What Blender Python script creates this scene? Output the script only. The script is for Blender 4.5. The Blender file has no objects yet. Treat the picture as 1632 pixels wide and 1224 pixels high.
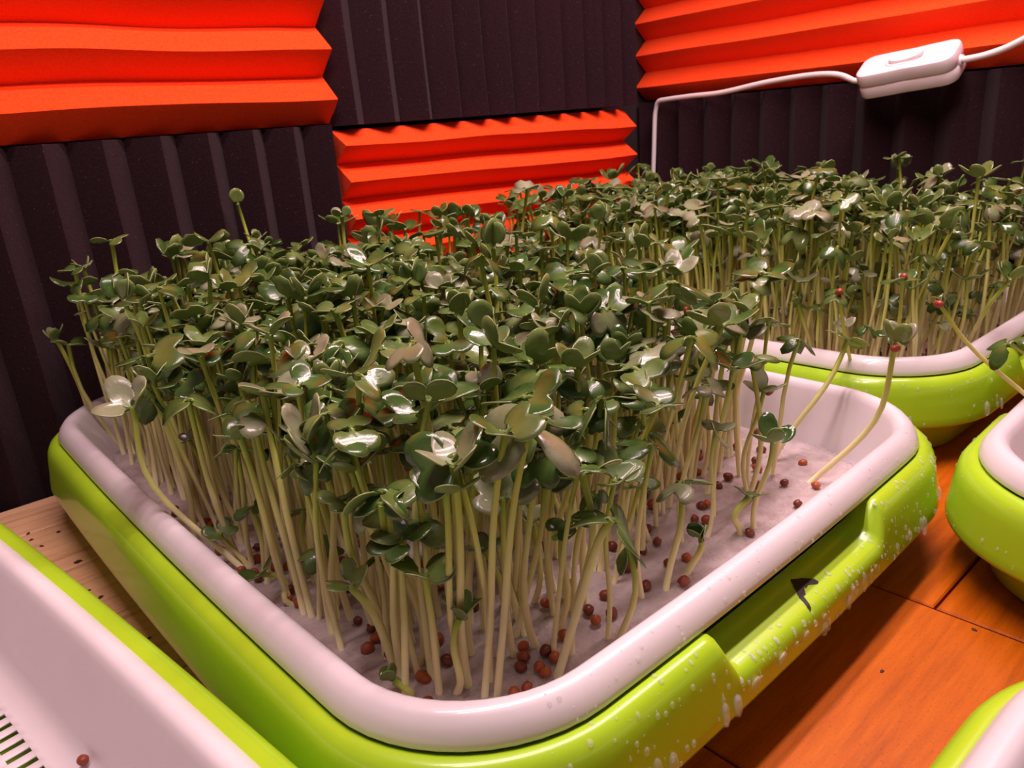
import bpy, math, random
import numpy as np
from mathutils import Vector, Matrix, noise
from mathutils.bvhtree import BVHTree

random.seed(7)
rng = np.random.default_rng(7)
S = 0.01                      # everything below is written in centimetres
C = bpy.context.scene.collection
scene = bpy.context.scene
PI = math.pi

# ------------------------------------------------------------------ camera
cam_d = bpy.data.cameras.new('camera')
cam = bpy.data.objects.new('camera', cam_d)
C.objects.link(cam)
cam_d.sensor_width = 36.0
cam_d.lens = 1211.97 / 1632 * 36.0
cam_d.clip_start = 0.005
cam_d.clip_end = 50
yaw, pitch, roll = 0.7060, 0.3280, -0.0820
fwd = Vector((math.sin(yaw) * math.cos(pitch), math.cos(yaw) * math.cos(pitch), -math.sin(pitch)))
rgt = Vector((math.cos(yaw), -math.sin(yaw), 0))
up = rgt.cross(fwd)
r2 = math.cos(roll) * rgt + math.sin(roll) * up
u2 = -math.sin(roll) * rgt + math.cos(roll) * up
m = Matrix.Identity(4)
for i in range(3):
    m[i][0], m[i][1], m[i][2] = r2[i], u2[i], -fwd[i]
m.translation = Vector((-53.43, -42.224, 15.923)) * S
cam.matrix_world = m
cam_d.dof.use_dof = True
cam_d.dof.focus_distance = 21 * S
cam_d.dof.aperture_fstop = 50
scene.camera = cam

# ------------------------------------------------------------------ light
W = bpy.data.worlds.new('world')
scene.world = W
W.use_nodes = True
W.node_tree.nodes['Background'].inputs[0].default_value = (1.0, 0.70, 0.70, 1)
W.node_tree.nodes['Background'].inputs[1].default_value = 0.14


def area(name, loc, rot, sx, sy, power, col):
    d = bpy.data.lights.new(name, 'AREA')
    d.shape = 'RECTANGLE'
    d.size, d.size_y = sx * S, sy * S
    d.energy = power
    d.color = col
    o = bpy.data.objects.new(name, d)
    C.objects.link(o)
    o.location = Vector(loc) * S
    o.rotation_euler = rot
    return o


LCOL = (1.0, 0.72, 0.74)
# two long grow-light tubes hanging over the table, running along the back wall
area('grow_light_tube', (-26, -23, 52), (0, 0, 0), 62, 2.5, 2.65, LCOL)
area('grow_light_tube', (-26, -30, 52), (0, 0, 0), 62, 2.5, 2.65, LCOL)

vs = scene.view_settings
scene.display_settings.display_device = 'sRGB'
vs.view_transform = 'Standard'
vs.look = 'None'
vs.exposure = 0.0
vs.gamma = 1.0
vs.use_curve_mapping = False
scene.cycles.max_bounces = 8
scene.cycles.transparent_max_bounces = 8
scene.cycles.sample_clamp_indirect = 6.0


# ------------------------------------------------------------------ helpers
def tag(o, label=None, cat=None, group=None, kind=None):
    for k, v in (('label', label), ('category', cat), ('group', group), ('kind', kind)):
        if v:
            o[k] = v
    return o


def mesh(name, verts, faces, mats=(), smooth=True, fmat=None):
    me = bpy.data.meshes.new(name)
    v = np.asarray(verts, dtype=np.float64) * S
    me.from_pydata(v.tolist(), [], [tuple(int(i) for i in f) for f in faces])
    for mt in mats:
        me.materials.append(mt)
    if fmat is not None:
        me.polygons.foreach_set('material_index', np.asarray(fmat, dtype=np.int32))
    if smooth:
        me.polygons.foreach_set('use_smooth', np.ones(len(me.polygons), dtype=bool))
    me.update()
    return me


def add(name, me, parent=None, loc=(0, 0, 0), rot=None):
    o = bpy.data.objects.new(name, me)
    C.objects.link(o)
    if parent is not None:
        o.parent = parent
    o.location = Vector(loc) * S
    if rot is not None:
        o.rotation_euler = rot
    return o


def empty(name, loc=(0, 0, 0), rotz=0.0):
    o = bpy.data.objects.new(name, None)
    o.empty_display_size = 0.01
    C.objects.link(o)
    o.location = Vector(loc) * S
    o.rotation_euler = (0, 0, rotz)
    return o


def box_vf(x0, x1, y0, y1, z0, z1, b=0.0):
    """box with small chamfered top edges"""
    V = [(x0, y0, z0), (x1, y0, z0), (x1, y1, z0), (x0, y1, z0),
         (x0, y0, z1 - b), (x1, y0, z1 - b), (x1, y1, z1 - b), (x0, y1, z1 - b)]
    F = [(3, 2, 1, 0), (0, 1, 5, 4), (1, 2, 6, 5), (2, 3, 7, 6), (3, 0, 4, 7)]
    if b > 0:
        V += [(x0 + b, y0 + b, z1), (x1 - b, y0 + b, z1), (x1 - b, y1 - b, z1), (x0 + b, y1 - b, z1)]
        F += [(4, 5, 9, 8), (5, 6, 10, 9), (6, 7, 11, 10), (7, 4, 8, 11), (8, 9, 10, 11)]
    else:
        F += [(4, 5, 6, 7)]
    return V, F


def tube_vf(pts, rad, n=8, caps=True):
    pts = [Vector(p) for p in pts]
    k = len(pts)
    rad = rad if hasattr(rad, '__len__') else [rad] * k
    V, F = [], []
    ref = Vector((0.31, 0.83, 0.2)).normalized()
    for i, p in enumerate(pts):
        t = (pts[min(i + 1, k - 1)] - pts[max(i - 1, 0)]).normalized()
        a = t.cross(ref).normalized()
        b = t.cross(a)
        for j in range(n):
            an = 2 * PI * j / n
            V.append(p + (a * math.cos(an) + b * math.sin(an)) * rad[i])
    for i in range(k - 1):
        for j in range(n):
            j2 = (j + 1) % n
            F.append((i * n + j, i * n + j2, (i + 1) * n + j2, (i + 1) * n + j))
    if caps:
        F.append(tuple(range(n)))
        F.append(tuple((k - 1) * n + j for j in reversed(range(n))))
    return V, F


def spline(pts, n):
    """Catmull-Rom through pts, n samples per span"""
    P = [Vector(p) for p in pts]
    P = [2 * P[0] - P[1]] + P + [2 * P[-1] - P[-2]]
    out = []
    for i in range(1, len(P) - 2):
        a, b, c, d = P[i - 1:i + 3]
        for k in range(n):
            t = k / n
            out.append(0.5 * ((2 * b) + (c - a) * t + (2 * a - 5 * b + 4 * c - d) * t * t + (3 * b - a - 3 * c + d) * t ** 3))
    out.append(P[-2])
    return out


# ------------------------------------------------------------------ materials
class NT:
    def __init__(self, name):
        self.m = bpy.data.materials.new(name)
        self.m.use_nodes = True
        self.t = self.m.node_tree
        self.b = self.t.nodes['Principled BSDF']
        self.out = self.t.nodes['Material Output']

    def n(self, typ, **kw):
        nd = self.t.nodes.new(typ)
        for k, v in kw.items():
            if k in nd.inputs:
                nd.inputs[k].default_value = v
            else:
                setattr(nd, k, v)
        return nd

    def l(self, a, b):
        self.t.links.new(a, b)

    def set(self, **kw):
        for k, v in kw.items():
            self.b.inputs[k.replace('_', ' ')].default_value = v
        return self

    def noise(self, scale, detail=4, rough=0.6, vec=None):
        nd = self.n('ShaderNodeTexNoise', Scale=scale, Detail=detail, Roughness=rough)
        if vec is not None:
            self.l(vec, nd.inputs['Vector'])
        return nd

    def ramp(self, fac, stops):
        r = self.n('ShaderNodeValToRGB')
        els = r.color_ramp.elements
        while len(els) < len(stops):
            els.new(0.5)
        for e, (p, c) in zip(els, stops):
            e.position = p
            e.color = (*c, 1)
        self.l(fac, r.inputs[0])
        return r

    def bump(self, h, strength=0.2, dist=0.001):
        b = self.n('ShaderNodeBump', Strength=strength, Distance=dist)
        self.l(h, b.inputs['Height'])
        self.l(b.outputs[0], self.b.inputs['Normal'])
        return b


def pos(nt):
    return nt.n('ShaderNodeTexCoord').outputs['Object']


def foam_mat(name, c0, c1, speck=None):
    nt = NT(name).set(Roughness=0.95, Specular_IOR_Level=0.08)
    p = pos(nt)
    n1 = nt.noise(900, 2, 0.7, p)
    r = nt.ramp(n1.outputs[0], [(0.35, c0), (0.7, c1)])
    src = r.outputs[0]
    if speck:
        v = nt.n('ShaderNodeTexVoronoi', Scale=260)
        nt.l(p, v.inputs['Vector'])
        rr = nt.ramp(v.outputs['Distance'], [(0.06, (1, 1, 1)), (0.10, (0, 0, 0))])
        mx = nt.n('ShaderNodeMix', data_type='RGBA')
        nt.l(rr.outputs[0], mx.inputs[0])
        nt.l(src, mx.inputs[6])
        mx.inputs[7].default_value = (*speck, 1)
        src = mx.outputs[2]
    nt.l(src, nt.b.inputs['Base Color'])
    nt.bump(n1.outputs[0], 0.5, 0.0006)
    nt.b.inputs['Sheen Weight'].default_value = 0.05
    return nt.m


M_ORANGE = foam_mat('orange_foam', (0.95, 0.058, 0.008), (0.99, 0.085, 0.016))
M_BLACK = foam_mat('black_foam', (0.022, 0.0085, 0.0115), (0.034, 0.014, 0.018), speck=(0.10, 0.05, 0.06))


def plastic(name, col, rough=0.3, sss=0.0, var=0.05, wet=0.0):
    nt = NT(name).set(Roughness=rough, Specular_IOR_Level=0.45)
    p = pos(nt)
    n1 = nt.noise(30, 3, 0.5, p)
    a = tuple(c * (1 - var) for c in col)
    r = nt.ramp(n1.outputs[0], [(0.3, a), (0.7, col)])
    nt.l(r.outputs[0], nt.b.inputs['Base Color'])
    if sss:
        nt.set(Subsurface_Weight=sss, Subsurface_Radius=(0.004, 0.004, 0.003), Subsurface_Scale=1.0)
    n2 = nt.noise(140, 3, 0.6, p)
    nt.bump(n2.outputs[0], 0.05 + wet, 0.0004)
    if wet:
        nt.set(Coat_Weight=0.3, Coat_Roughness=0.05)
    return nt.m


M_GREEN = plastic('lime_green_plastic', (0.41, 0.68, 0.022), 0.32)
M_GREENWET = plastic('wet_lime_green_plastic', (0.41, 0.68, 0.022), 0.28, wet=0.06)
M_WHITE = plastic('white_plastic', (0.81, 0.75, 0.76), 0.4)
M_WHITEWET = plastic('wet_white_plastic', (0.78, 0.72, 0.74), 0.38, wet=0.03)
M_SWITCH = plastic('switch_plastic', (0.88, 0.80, 0.82), 0.4)
M_CORD = plastic('cord_plastic', (0.88, 0.78, 0.76), 0.5)
M_MARK = plastic('black_marker_ink', (0.022, 0.014, 0.014), 0.6)

nt = NT('wet_paper_pad').set(Roughness=0.45, Specular_IOR_Level=0.5)
p = pos(nt)
n1 = nt.noise(120, 5, 0.65, p)
r = nt.ramp(n1.outputs[0], [(0.30, (0.56, 0.44, 0.43)), (0.62, (0.82, 0.70, 0.69))])
nt.l(r.outputs[0], nt.b.inputs['Base Color'])
nt.bump(nt.noise(420, 6, 0.7, p).outputs[0], 1.0, 0.002)
M_PAD = nt.m

nt = NT('seed_coat').set(Roughness=0.35, Specular_IOR_Level=0.5)
oi = nt.n('ShaderNodeObjectInfo')
r = nt.ramp(oi.outputs['Random'], [(0.0, (0.16, 0.032, 0.014)), (0.6, (0.28, 0.055, 0.018)), (1.0, (0.45, 0.10, 0.025))])
nt.l(r.outputs[0], nt.b.inputs['Base Color'])
nt.bump(nt.noise(900, 3).outputs[0], 0.2, 0.0003)
M_SEED = nt.m
nt = NT('seed_hull').set(Roughness=0.4, Base_Color=(0.30, 0.05, 0.025, 1))
M_HULL = nt.m

nt = NT('brown_stained_pad').set(Roughness=0.5)
n1 = nt.noise(150, 5, 0.65, pos(nt))
r = nt.ramp(n1.outputs[0], [(0.3, (0.20, 0.085, 0.075)), (0.65, (0.42, 0.25, 0.22))])
nt.l(r.outputs[0], nt.b.inputs['Base Color'])
M_PAD2 = nt.m
nt = NT('seed_coat_dark').set(Roughness=0.35, Base_Color=(0.17, 0.034, 0.016, 1))
M_SEEDD = nt.m
nt = NT('seed_coat_light').set(Roughness=0.35, Base_Color=(0.40, 0.085, 0.024, 1))
M_SEEDL = nt.m

# stem: pale at the foot, yellow green towards the leaves ('age' is a vertex value 0..1 along the stem)
nt = NT('seedling_stem').set(Roughness=0.42, Specular_IOR_Level=0.4)
at = nt.n('ShaderNodeAttribute', attribute_name='age')
r = nt.ramp(at.outputs['Fac'], [(0.0, (0.86, 0.79, 0.46)), (0.45, (0.76, 0.72, 0.30)), (0.85, (0.42, 0.50, 0.07)), (1.0, (0.24, 0.36, 0.05))])
nt.l(r.outputs[0], nt.b.inputs['Base Color'])
nt.set(Subsurface_Weight=0.25, Subsurface_Radius=(0.003, 0.002, 0.001), Subsurface_Scale=1.0)
M_STEM = nt.m


def leaf_mat(name, dark, light, rough):
    nt = NT(name).set(Roughness=rough, Specular_IOR_Level=0.6)
    geo = nt.n('ShaderNodeNewGeometry')
    n1 = nt.noise(55, 2, 0.5, geo.outputs['Position'])
    r = nt.ramp(n1.outputs[0], [(0.3, dark), (0.72, light)])
    # pale veins and base: 'age' is 1 at the leaf base and along the midrib
    at = nt.n('ShaderNodeAttribute', attribute_name='age')
    mx = nt.n('ShaderNodeMix', data_type='RGBA')
    mul = nt.n('ShaderNodeMath', operation='MULTIPLY')
    nt.l(at.outputs['Fac'], mul.inputs[0])
    mul.inputs[1].default_value = 0.45
    nt.l(mul.outputs[0], mx.inputs[0])
    nt.l(r.outputs[0], mx.inputs[6])
    mx.inputs[7].default_value = (0.26, 0.36, 0.08, 1)
    nt.l(mx.outputs[2], nt.b.inputs['Base Color'])
    n2 = nt.noise(520, 3, 0.6, geo.outputs['Position'])
    nt.bump(n2.outputs[0], 0.15, 0.0006)
    n3 = nt.noise(90, 2, 0.5, geo.outputs['Position'])
    mr = nt.n('ShaderNodeMapRange')
    for k, v in ((1, .4), (2, .62), (3, rough * .55), (4, rough * 1.9)):
        mr.inputs[k].default_value = v
    nt.l(n3.outputs[0], mr.inputs[0])
    nt.l(mr.outputs[0], nt.b.inputs['Roughness'])
    nt.set(Coat_Weight=0.35, Coat_Roughness=0.07)
    # thin leaf lets some light through
    tr = nt.n('ShaderNodeBsdfTranslucent')
    tr.inputs[0].default_value = (0.25, 0.38, 0.03, 1)
    ms = nt.n('ShaderNodeMixShader')
    ms.inputs[0].default_value = 0.22
    nt.l(nt.b.outputs[0], ms.inputs[1])
    nt.l(tr.outputs[0], ms.inputs[2])
    nt.l(ms.outputs[0], nt.out.inputs[0])
    return nt.m


M_LTOP = leaf_mat('leaf_upper_side', (0.030, 0.085, 0.014), (0.095, 0.175, 0.040), 0.24)
M_LMID = leaf_mat('leaf_upper_side_olive', (0.075, 0.14, 0.022), (0.17, 0.23, 0.06), 0.3)
M_LPALE = leaf_mat('leaf_upper_side_waxy_sheen', (0.17, 0.215, 0.09), (0.36, 0.355, 0.23), 0.34)  # wax bloom, with the pale sheen of reflected light put into the colour
M_LBOT = leaf_mat('leaf_under_side', (0.13, 0.22, 0.045), (0.24, 0.33, 0.09), 0.4)
M_LEDGE = NT('leaf_rim').set(Base_Color=(0.26, 0.31, 0.11, 1), Roughness=0.4).m

nt = NT('water').set(Base_Color=(0.92, 0.90, 0.84, 1), Roughness=0.06, IOR=1.33)
tr = nt.n('ShaderNodeBsdfTransparent')
ms = nt.n('ShaderNodeMixShader')
ms.inputs[0].default_value = 0.22
nt.l(tr.outputs[0], ms.inputs[1])
nt.l(nt.b.outputs[0], ms.inputs[2])
nt.l(ms.outputs[0], nt.out.inputs[0])
M_WATER = nt.m


def wood(name, c0, c1, c2, rough):
    nt = NT(name).set(Roughness=rough, Specular_IOR_Level=0.2)
    p = pos(nt)
    mp = nt.n('ShaderNodeMapping')
    mp.inputs['Scale'].default_value = (6, 60, 60)
    oi = nt.n('ShaderNodeObjectInfo')
    cb = nt.n('ShaderNodeCombineXYZ')
    mm = nt.n('ShaderNodeMath', operation='MULTIPLY')
    nt.l(oi.outputs['Random'], mm.inputs[0])
    mm.inputs[1].default_value = 30
    nt.l(mm.outputs[0], cb.inputs[0])
    nt.l(cb.outputs[0], mp.inputs['Location'])
    nt.l(p, mp.inputs['Vector'])
    n1 = nt.noise(3.2, 6, 0.65, mp.outputs[0])
    r = nt.ramp(n1.outputs[0], [(0.28, c0), (0.5, c1), (0.72, c2)])
    n2 = nt.noise(1300, 2, 0.6, p)
    r2 = nt.ramp(n2.outputs[0], [(0.30, (0.5, 0.5, 0.5)), (0.42, (1, 1, 1))])
    mx = nt.n('ShaderNodeMix', data_type='RGBA', blend_type='MULTIPLY')
    mx.inputs[0].default_value = 0.55
    nt.l(r.outputs[0], mx.inputs[6])
    nt.l(r2.outputs[0], mx.inputs[7])
    nt.l(mx.outputs[2], nt.b.inputs['Base Color'])
    nt.bump(n1.outputs[0], 0.12, 0.0006)
    return nt.m


M_WOODO = wood('orange_stained_wood', (0.33, 0.070, 0.001), (0.50, 0.108, 0.002), (0.60, 0.145, 0.003), 0.42)
M_WOODP = wood('pale_wood', (0.46, 0.24, 0.12), (0.76, 0.45, 0.25), (0.82, 0.52, 0.31), 0.5)
M_PIT = NT('dark_wood_pit').set(Base_Color=(0.06, 0.02, 0.01, 1), Roughness=0.8).m
M_WALL = NT('wall_paint').set(Base_Color=(0.03, 0.015, 0.018, 1), Roughness=0.9).m
M_JOINT = NT('joint_dirt').set(Base_Color=(0.035, 0.012, 0.005, 1), Roughness=0.9).m

# ------------------------------------------------------------------ room shell
XB = 3.0                     # crest plane of the foam on the right wall; the back wall's crests lie on y = 0
o = add('wall_back', mesh('wall_back', *box_vf(-110, 9.5, 4.0, 6.0, -6, 60), [M_WALL], smooth=False))
tag(o, kind='structure')
o = add('wall_right', mesh('wall_right', *box_vf(XB + 2.5, XB + 4.5, -110, 4.0, -6, 60), [M_WALL], smooth=False))
tag(o, kind='structure')

# table: a slab with boards as parts
table = empty('wooden_table', (-50, -50, 0))
tag(table, 'wooden table top of pale and orange boards under the trays', 'table')


def tpart(name, vf, mats, **kw):
    v = [(a + 50, b + 50, c) for a, b, c in vf[0]]
    return add(name, mesh(name, v, vf[1], mats, smooth=False), table)


tpart('slab', box_vf(-110, 2.9, -110, -.04, -4, -1.2), [M_JOINT])
boards = []
ys = [-.04, -3.8, -8.8, -13.8, -18.85, -23.9, -28.9]
for i in range(len(ys) - 1):
    boards.append((-110, -39.85, ys[i + 1], ys[i], 'p'))
    boards.append((-39.85, 2.9, ys[i + 1], ys[i], 'o'))
boards += [(-39.85, -30.0, -38.9, -28.9, 'o'), (-30.0, 2.9, -34.95, -28.9, 'o'), (-30.0, 2.9, -38.9, -34.95, 'o'),
           (-110, -39.85, -38.9, -28.9, 'o')]
y = -38.9
for i in range(7):
    boards += [(-110, -44 + 5 * (i % 2), y - 10, y, 'o'), (-44 + 5 * (i % 2), 2.9, y - 10, y, 'o')]
    y -= 10.15
for (x0, x1, y0, y1, k) in boards:
    g = 0.045
    b = tpart('board', box_vf(x0 + g, x1 - g, max(y0, -110) + g, y1 - g, -1.2, 0, 0.05), [M_WOODP if k == 'p' else M_WOODO])
PITS = [(-50.32, -3.76, .2), (-50.35, -4.59, .22), (-50.74, -5.0, .3), (-50.15, -5.66, .22), (-49.29, -4.77, .22), (-49.34, -8.49, .36),
        (-49.83, -10.57, .2), (-49.64, -11.32, .2), (-49.41, -12.19, .26), (-48.3, -12.72, .2), (-48.91, -16.39, .14), (-48.33, -11.45, .2),
        (-30.36, -36.25, .2), (-34.03, -35.03, .16)]
V, F = [], []
for (px, py, s) in PITS:
    b0 = len(V)
    a0 = random.uniform(0, PI)
    n = 9
    rr = [random.uniform(.7, 1.2) for _ in range(n)]
    for k in range(n):
        an = 2 * PI * k / n
        dx, dy = s * .6 * rr[k] * math.cos(an), s * .42 * rr[k] * math.sin(an)
        V.append((px + 50 + dx * math.cos(a0) - dy * math.sin(a0), py + 50 + dx * math.sin(a0) + dy * math.cos(a0), 0.0))
    for k in range(n):
        x_, y_, _ = V[b0 + k]
        V.append((px + 50 + (x_ - px - 50) * .6, py + 50 + (y_ - py - 50) * .6, 0.035))
    for k in range(n):
        F.append((b0 + k, b0 + (k + 1) % n, b0 + n + (k + 1) % n, b0 + n + k))
    F.append(tuple(b0 + n + k for k in range(n)))
tag(add('pit_marks', mesh('pit_marks', V, F, [M_PIT]), table), 'small dark specks scattered over the boards', kind='stuff')


# ------------------------------------------------------------------ foam panels
def wall_a(a, b, d):          # a along the wall (x), b up, d out of the wall (crest = 0, backing = -2.5)
    return (a, -d, b)


def wall_b(a, b, d):          # a = y
    return (XB - d, a, b)


def foam(name, wall, across0, across1, crests, l0, l1, horiz, depth=1.5, back=None, wav=0.05, seed=0):
    """wedge foam: crests = positions across the panel (list of (pos at l0, pos at l1)); ridges run from l0 to l1"""
    crests = sorted(crests)
    back = back or (4.0 if wall is wall_a else 2.5)
    prof = []                                      # (pos0, pos1, d)
    E0, E1 = across0, across1
    for i, (c0, c1) in enumerate(crests):
        if i == 0:
            lo0, lo1 = E0, E0
        else:
            lo0, lo1 = (crests[i - 1][0] + c0) / 2, (crests[i - 1][1] + c1) / 2
        if i == len(crests) - 1:
            hi0, hi1 = E1, E1
        else:
            hi0, hi1 = (crests[i + 1][0] + c0) / 2, (crests[i + 1][1] + c1) / 2

        def mixp(a0, a1, f):
            return a0 + (c0 - a0) * f, a1 + (c1 - a1) * f
        dd = -depth
        prof.append((lo0, lo1, dd))
        for f, g in ((.25, .25), (.5, .5), (.75, .76), (.9, .92)):
            prof.append((*mixp(lo0, lo1, f), dd + depth * g))
        prof.append((c0, c1, 0))
        for f, g in ((.9, .92), (.75, .76), (.5, .5), (.25, .25)):
            prof.append((*mixp(hi0, hi1, f), dd + depth * g))
        if i == len(crests) - 1:
            prof.append((hi0, hi1, dd))
    nl = max(6, int(abs(l1 - l0) / 1.0))
    npf = len(prof)
    V, F = [], []
    for j in range(nl + 1):
        t = j / nl
        L = l0 + (l1 - l0) * t
        for (a0, a1, d) in prof:
            a = a0 + (a1 - a0) * t
            w = noise.noise(Vector((a * .35, L * .12, seed * 7.3))) * wav * (1.5 + d)
            w2 = noise.noise(Vector((L * .13, a * .2, seed * 3.1 + 50))) * wav * 2.2
            aa = a + (w2 if E0 + .6 < a < E1 - .6 else 0)
            dd = min(d + w, 0.06)
            V.append(wall(L, aa, dd) if horiz else wall(aa, L, dd))
    off = len(V)
    for j in range(nl + 1):
        L = l0 + (l1 - l0) * j / nl
        for (a0, a1, d) in prof:
            a = a0 + (a1 - a0) * j / nl
            V.append(wall(L, a, -back) if horiz else wall(a, L, -back))
    idx = lambda j, i: j * npf + i
    for j in range(nl):
        for i in range(npf - 1):
            q = (idx(j, i), idx(j, i + 1), idx(j + 1, i + 1), idx(j + 1, i))
            F.append(q)
            F.append(tuple(off + k for k in reversed(q)))
        for i in (0, npf - 1):
            q = (idx(j, i), idx(j + 1, i), off + idx(j + 1, i), off + idx(j, i))
            F.append(q if i == 0 else q[::-1])
    for i in range(npf - 1):
        for j in (0, nl):
            q = (idx(j, i), idx(j, i + 1), off + idx(j, i + 1), off + idx(j, i))
            F.append(q if j == nl else q[::-1])
    return V, F


def foam_obj(name, mat, label, *a, **k):
    V, F = foam(name, *a, **k)
    me = mesh(name, V, F, [mat])
    import bmesh
    bm = bmesh.new()
    bm.from_mesh(me)
    bmesh.ops.recalc_face_normals(bm, faces=bm.faces)
    for e in bm.edges:
        if len(e.link_faces) == 2 and e.calc_face_angle(0) > 0.6:
            e.smooth = False
    bm.to_mesh(me)
    bm.free()
    o = add('foam_panel', me)
    return tag(o, label, 'foam panel', 'wedge foam panels on the walls')


SE = 16.75
# back wall, left column: orange above, black below
cl = [18.2 + 2.6 * k for k in range(11)]
foam_obj('foam', M_ORANGE, 'orange wedge foam panel with level ridges above the left black panel', wall_a, SE + .08, SE + 29.5,
         [(c - .02 * k, c + .0 * k) for k, c in enumerate(cl)], -66, -29.0, True, seed=1, wav=.09)
bl = [-44.93, -42.35, -39.59, -37.16, -34.65, -32.18, -29.72]
bl = [bl[0] - 2.5 * k for k in range(8, 0, -1)] + bl
foam_obj('foam', M_BLACK, 'black upright-ridged foam panel behind the left end of the front tray', wall_a, bl[0] - 1.25, -29.1,
         [(c, c) for c in bl], -5.5, SE, False, seed=2)
# back wall, middle column: black above, orange below
bc = [-27.89, -25.19, -22.53, -19.95, -17.59, -15.2, -12.69, -10.02, -7.6, -5.51, -3.36, -1.6]
foam_obj('foam', M_BLACK, 'black upright-ridged foam panel sitting on the short orange panel', wall_a, -28.95, -1.4,
         [(c, c) for c in bc], SE - .1, SE + 29.5, False, seed=3)
oc = [15.45 - 2.22 * k for k in range(5)]
foam_obj('foam', M_ORANGE, 'short orange foam panel with level ridges below the middle black panel', wall_a, 4.9, SE - .35,
         [(c, c - .45 - .03 * k) for k, c in enumerate(oc)], -28.95, -1.7, True, seed=4, wav=.08)
# right wall: orange above, black below
orr = [18.15 + 2.58 * k for k in range(11)]
foam_obj('foam', M_ORANGE, 'orange wedge foam panel behind the white inline switch', wall_b, SE + .25, SE + 29.5,
         [(c + .25, c - .05) for c in orr], -52, 3.9, True, seed=5, wav=.08)
br = [1.65, -0.73, -3.47, -6.16, -8.84, -11.41, -13.92, -16.53, -19.37, -22.35, -24.9]
br = [br[-1] - 2.6 * k for k in range(9, 0, -1)] + br[::-1] + [3.6]
foam_obj('foam', M_BLACK, 'black upright-ridged foam panel under the white inline switch', wall_b, br[0] - 1.3, 3.95,
         [(c, c) for c in br], 4.9, SE + .1, False, seed=6)

# ------------------------------------------------------------------ sprouting trays
TW, TL, TR, BOW = 11.95, 15.95, 4.05, 0.28     # half width, half length, corner radius, bulge of the sides


def contour(n=240, a=TW, b=TL, r=TR, bow=BOW, step=None):
    """rounded rectangle, counter-clockwise; returns points and outward normals"""
    segs = []
    per = [(a - r) * 2, PI / 2 * r, (b - r) * 2, PI / 2 * r] * 2
    per = [per[0], per[1], per[2], per[3], per[0], per[1], per[2], per[3]]
    tot = sum(per)
    pts, nrm = [], []
    for k in range(n):
        s = tot * k / n
        i = 0
        while s > per[i]:
            s -= per[i]
            i += 1
        if i == 0:
            p, q = (-(a - r) + s, -b), (0, -1)
        elif i == 2:
            p, q = (a, -(b - r) + s), (1, 0)
        elif i == 4:
            p, q = ((a - r) - s, b), (0, 1)
        elif i == 6:
            p, q = (-a, (b - r) - s), (-1, 0)
        else:
            an = s / r + {1: -PI / 2, 3: 0, 5: PI / 2, 7: PI}[i]
            cx, cy = {1: (a - r, -(b - r)), 3: (a - r, b - r), 5: (-(a - r), b - r), 7: (-(a - r), -(b - r))}[i]
            q = (math.cos(an), math.sin(an))
            p = (cx + r * q[0], cy + r * q[1])
        x, y = p
        x += bow * (1 - (y / b) ** 2) * (x / a)
        y += bow * (1 - (x / a) ** 2) * (y / b)
        pts.append((x, y))
        nrm.append(q)
    return pts, nrm


def sstep(x):
    x = min(1, max(0, x))
    return x * x * (3 - 2 * x)


GREEN_PROFILE = [  # (offset from the green/white boundary, height, drop inside the grip notch)
    (-2.6, .32, 0), (-2.1, .36, 0), (-1.75, .55, 0), (-1.1, 2.0, 0), (-.55, 3.3, 0), (-.28, 3.85, .75), (-.12, 4.0, .95), (.08, 4.07, 1.05), (.26, 4.03, 1.05),
    (.42, 3.9, .95), (.54, 3.68, .8), (.62, 3.3, .55), (.70, 2.7, .2), (.76, 2.35, 0), (.80, 2.05, 0), (.78, 1.94, 0), (.70, 1.92, 0), (.62, 2.0, 0), (.50, 2.5, 0),
    (.28, 2.6, 0), (.02, 2.55, 0), (-.25, 1.6, 0), (-.7, .25, 0), (-.95, .03, 0), (-1.3, 0.0, 0)]
WHITE_PROFILE = [(-.95, 4.05), (-.55, 4.3), (-.12, 4.14), (-.03, 4.1), (.0, 4.16), (-.03, 4.3), (-.13, 4.52), (-.30, 4.72), (-.48, 4.81), (-.66, 4.80), (-.80, 4.70), (-.90, 4.50),
                 (-1.02, 4.1), (-1.38, 3.2), (-1.60, 2.45), (-1.74, 2.22), (-1.95, 2.1), (-2.3, 2.06)]


def sweep(pts, nrm, prof, zf=None, flare=None):
    V, F = [], []
    n = len(pts)
    for j, pr in enumerate(prof):
        for k in range(n):
            x, y = pts[k]
            off = pr[0]
            z = pr[1]
            if zf is not None and len(pr) > 2:
                nf = zf(x, y)
                z -= pr[2] * nf
                if pr[2] > 0 and off > .3:
                    off += .10 * nf
            V.append((x + nrm[k][0] * off, y + nrm[k][1] * off, z))
    for j in range(len(prof) - 1):
        for k in range(n):
            k2 = (k + 1) % n
            F.append((j * n + k, j * n + k2, (j + 1) * n + k2, (j + 1) * n + k))
    return V, F


def notch(x, y):
    if abs(y) < TL - 1.0:
        return 0.0
    return sstep((4.15 - abs(x)) / .45 + .5)


def green_mesh():
    # finer sampling round the notch edges
    pts, nrm = contour(420)
    V, F = sweep(pts, nrm, GREEN_PROFILE, notch)
    n = len(pts)
    F.append(tuple(range(n))[::-1][::-1])
    F.append(tuple((len(GREEN_PROFILE) - 1) * n + k for k in range(n))[::-1])
    return V, F


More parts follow.
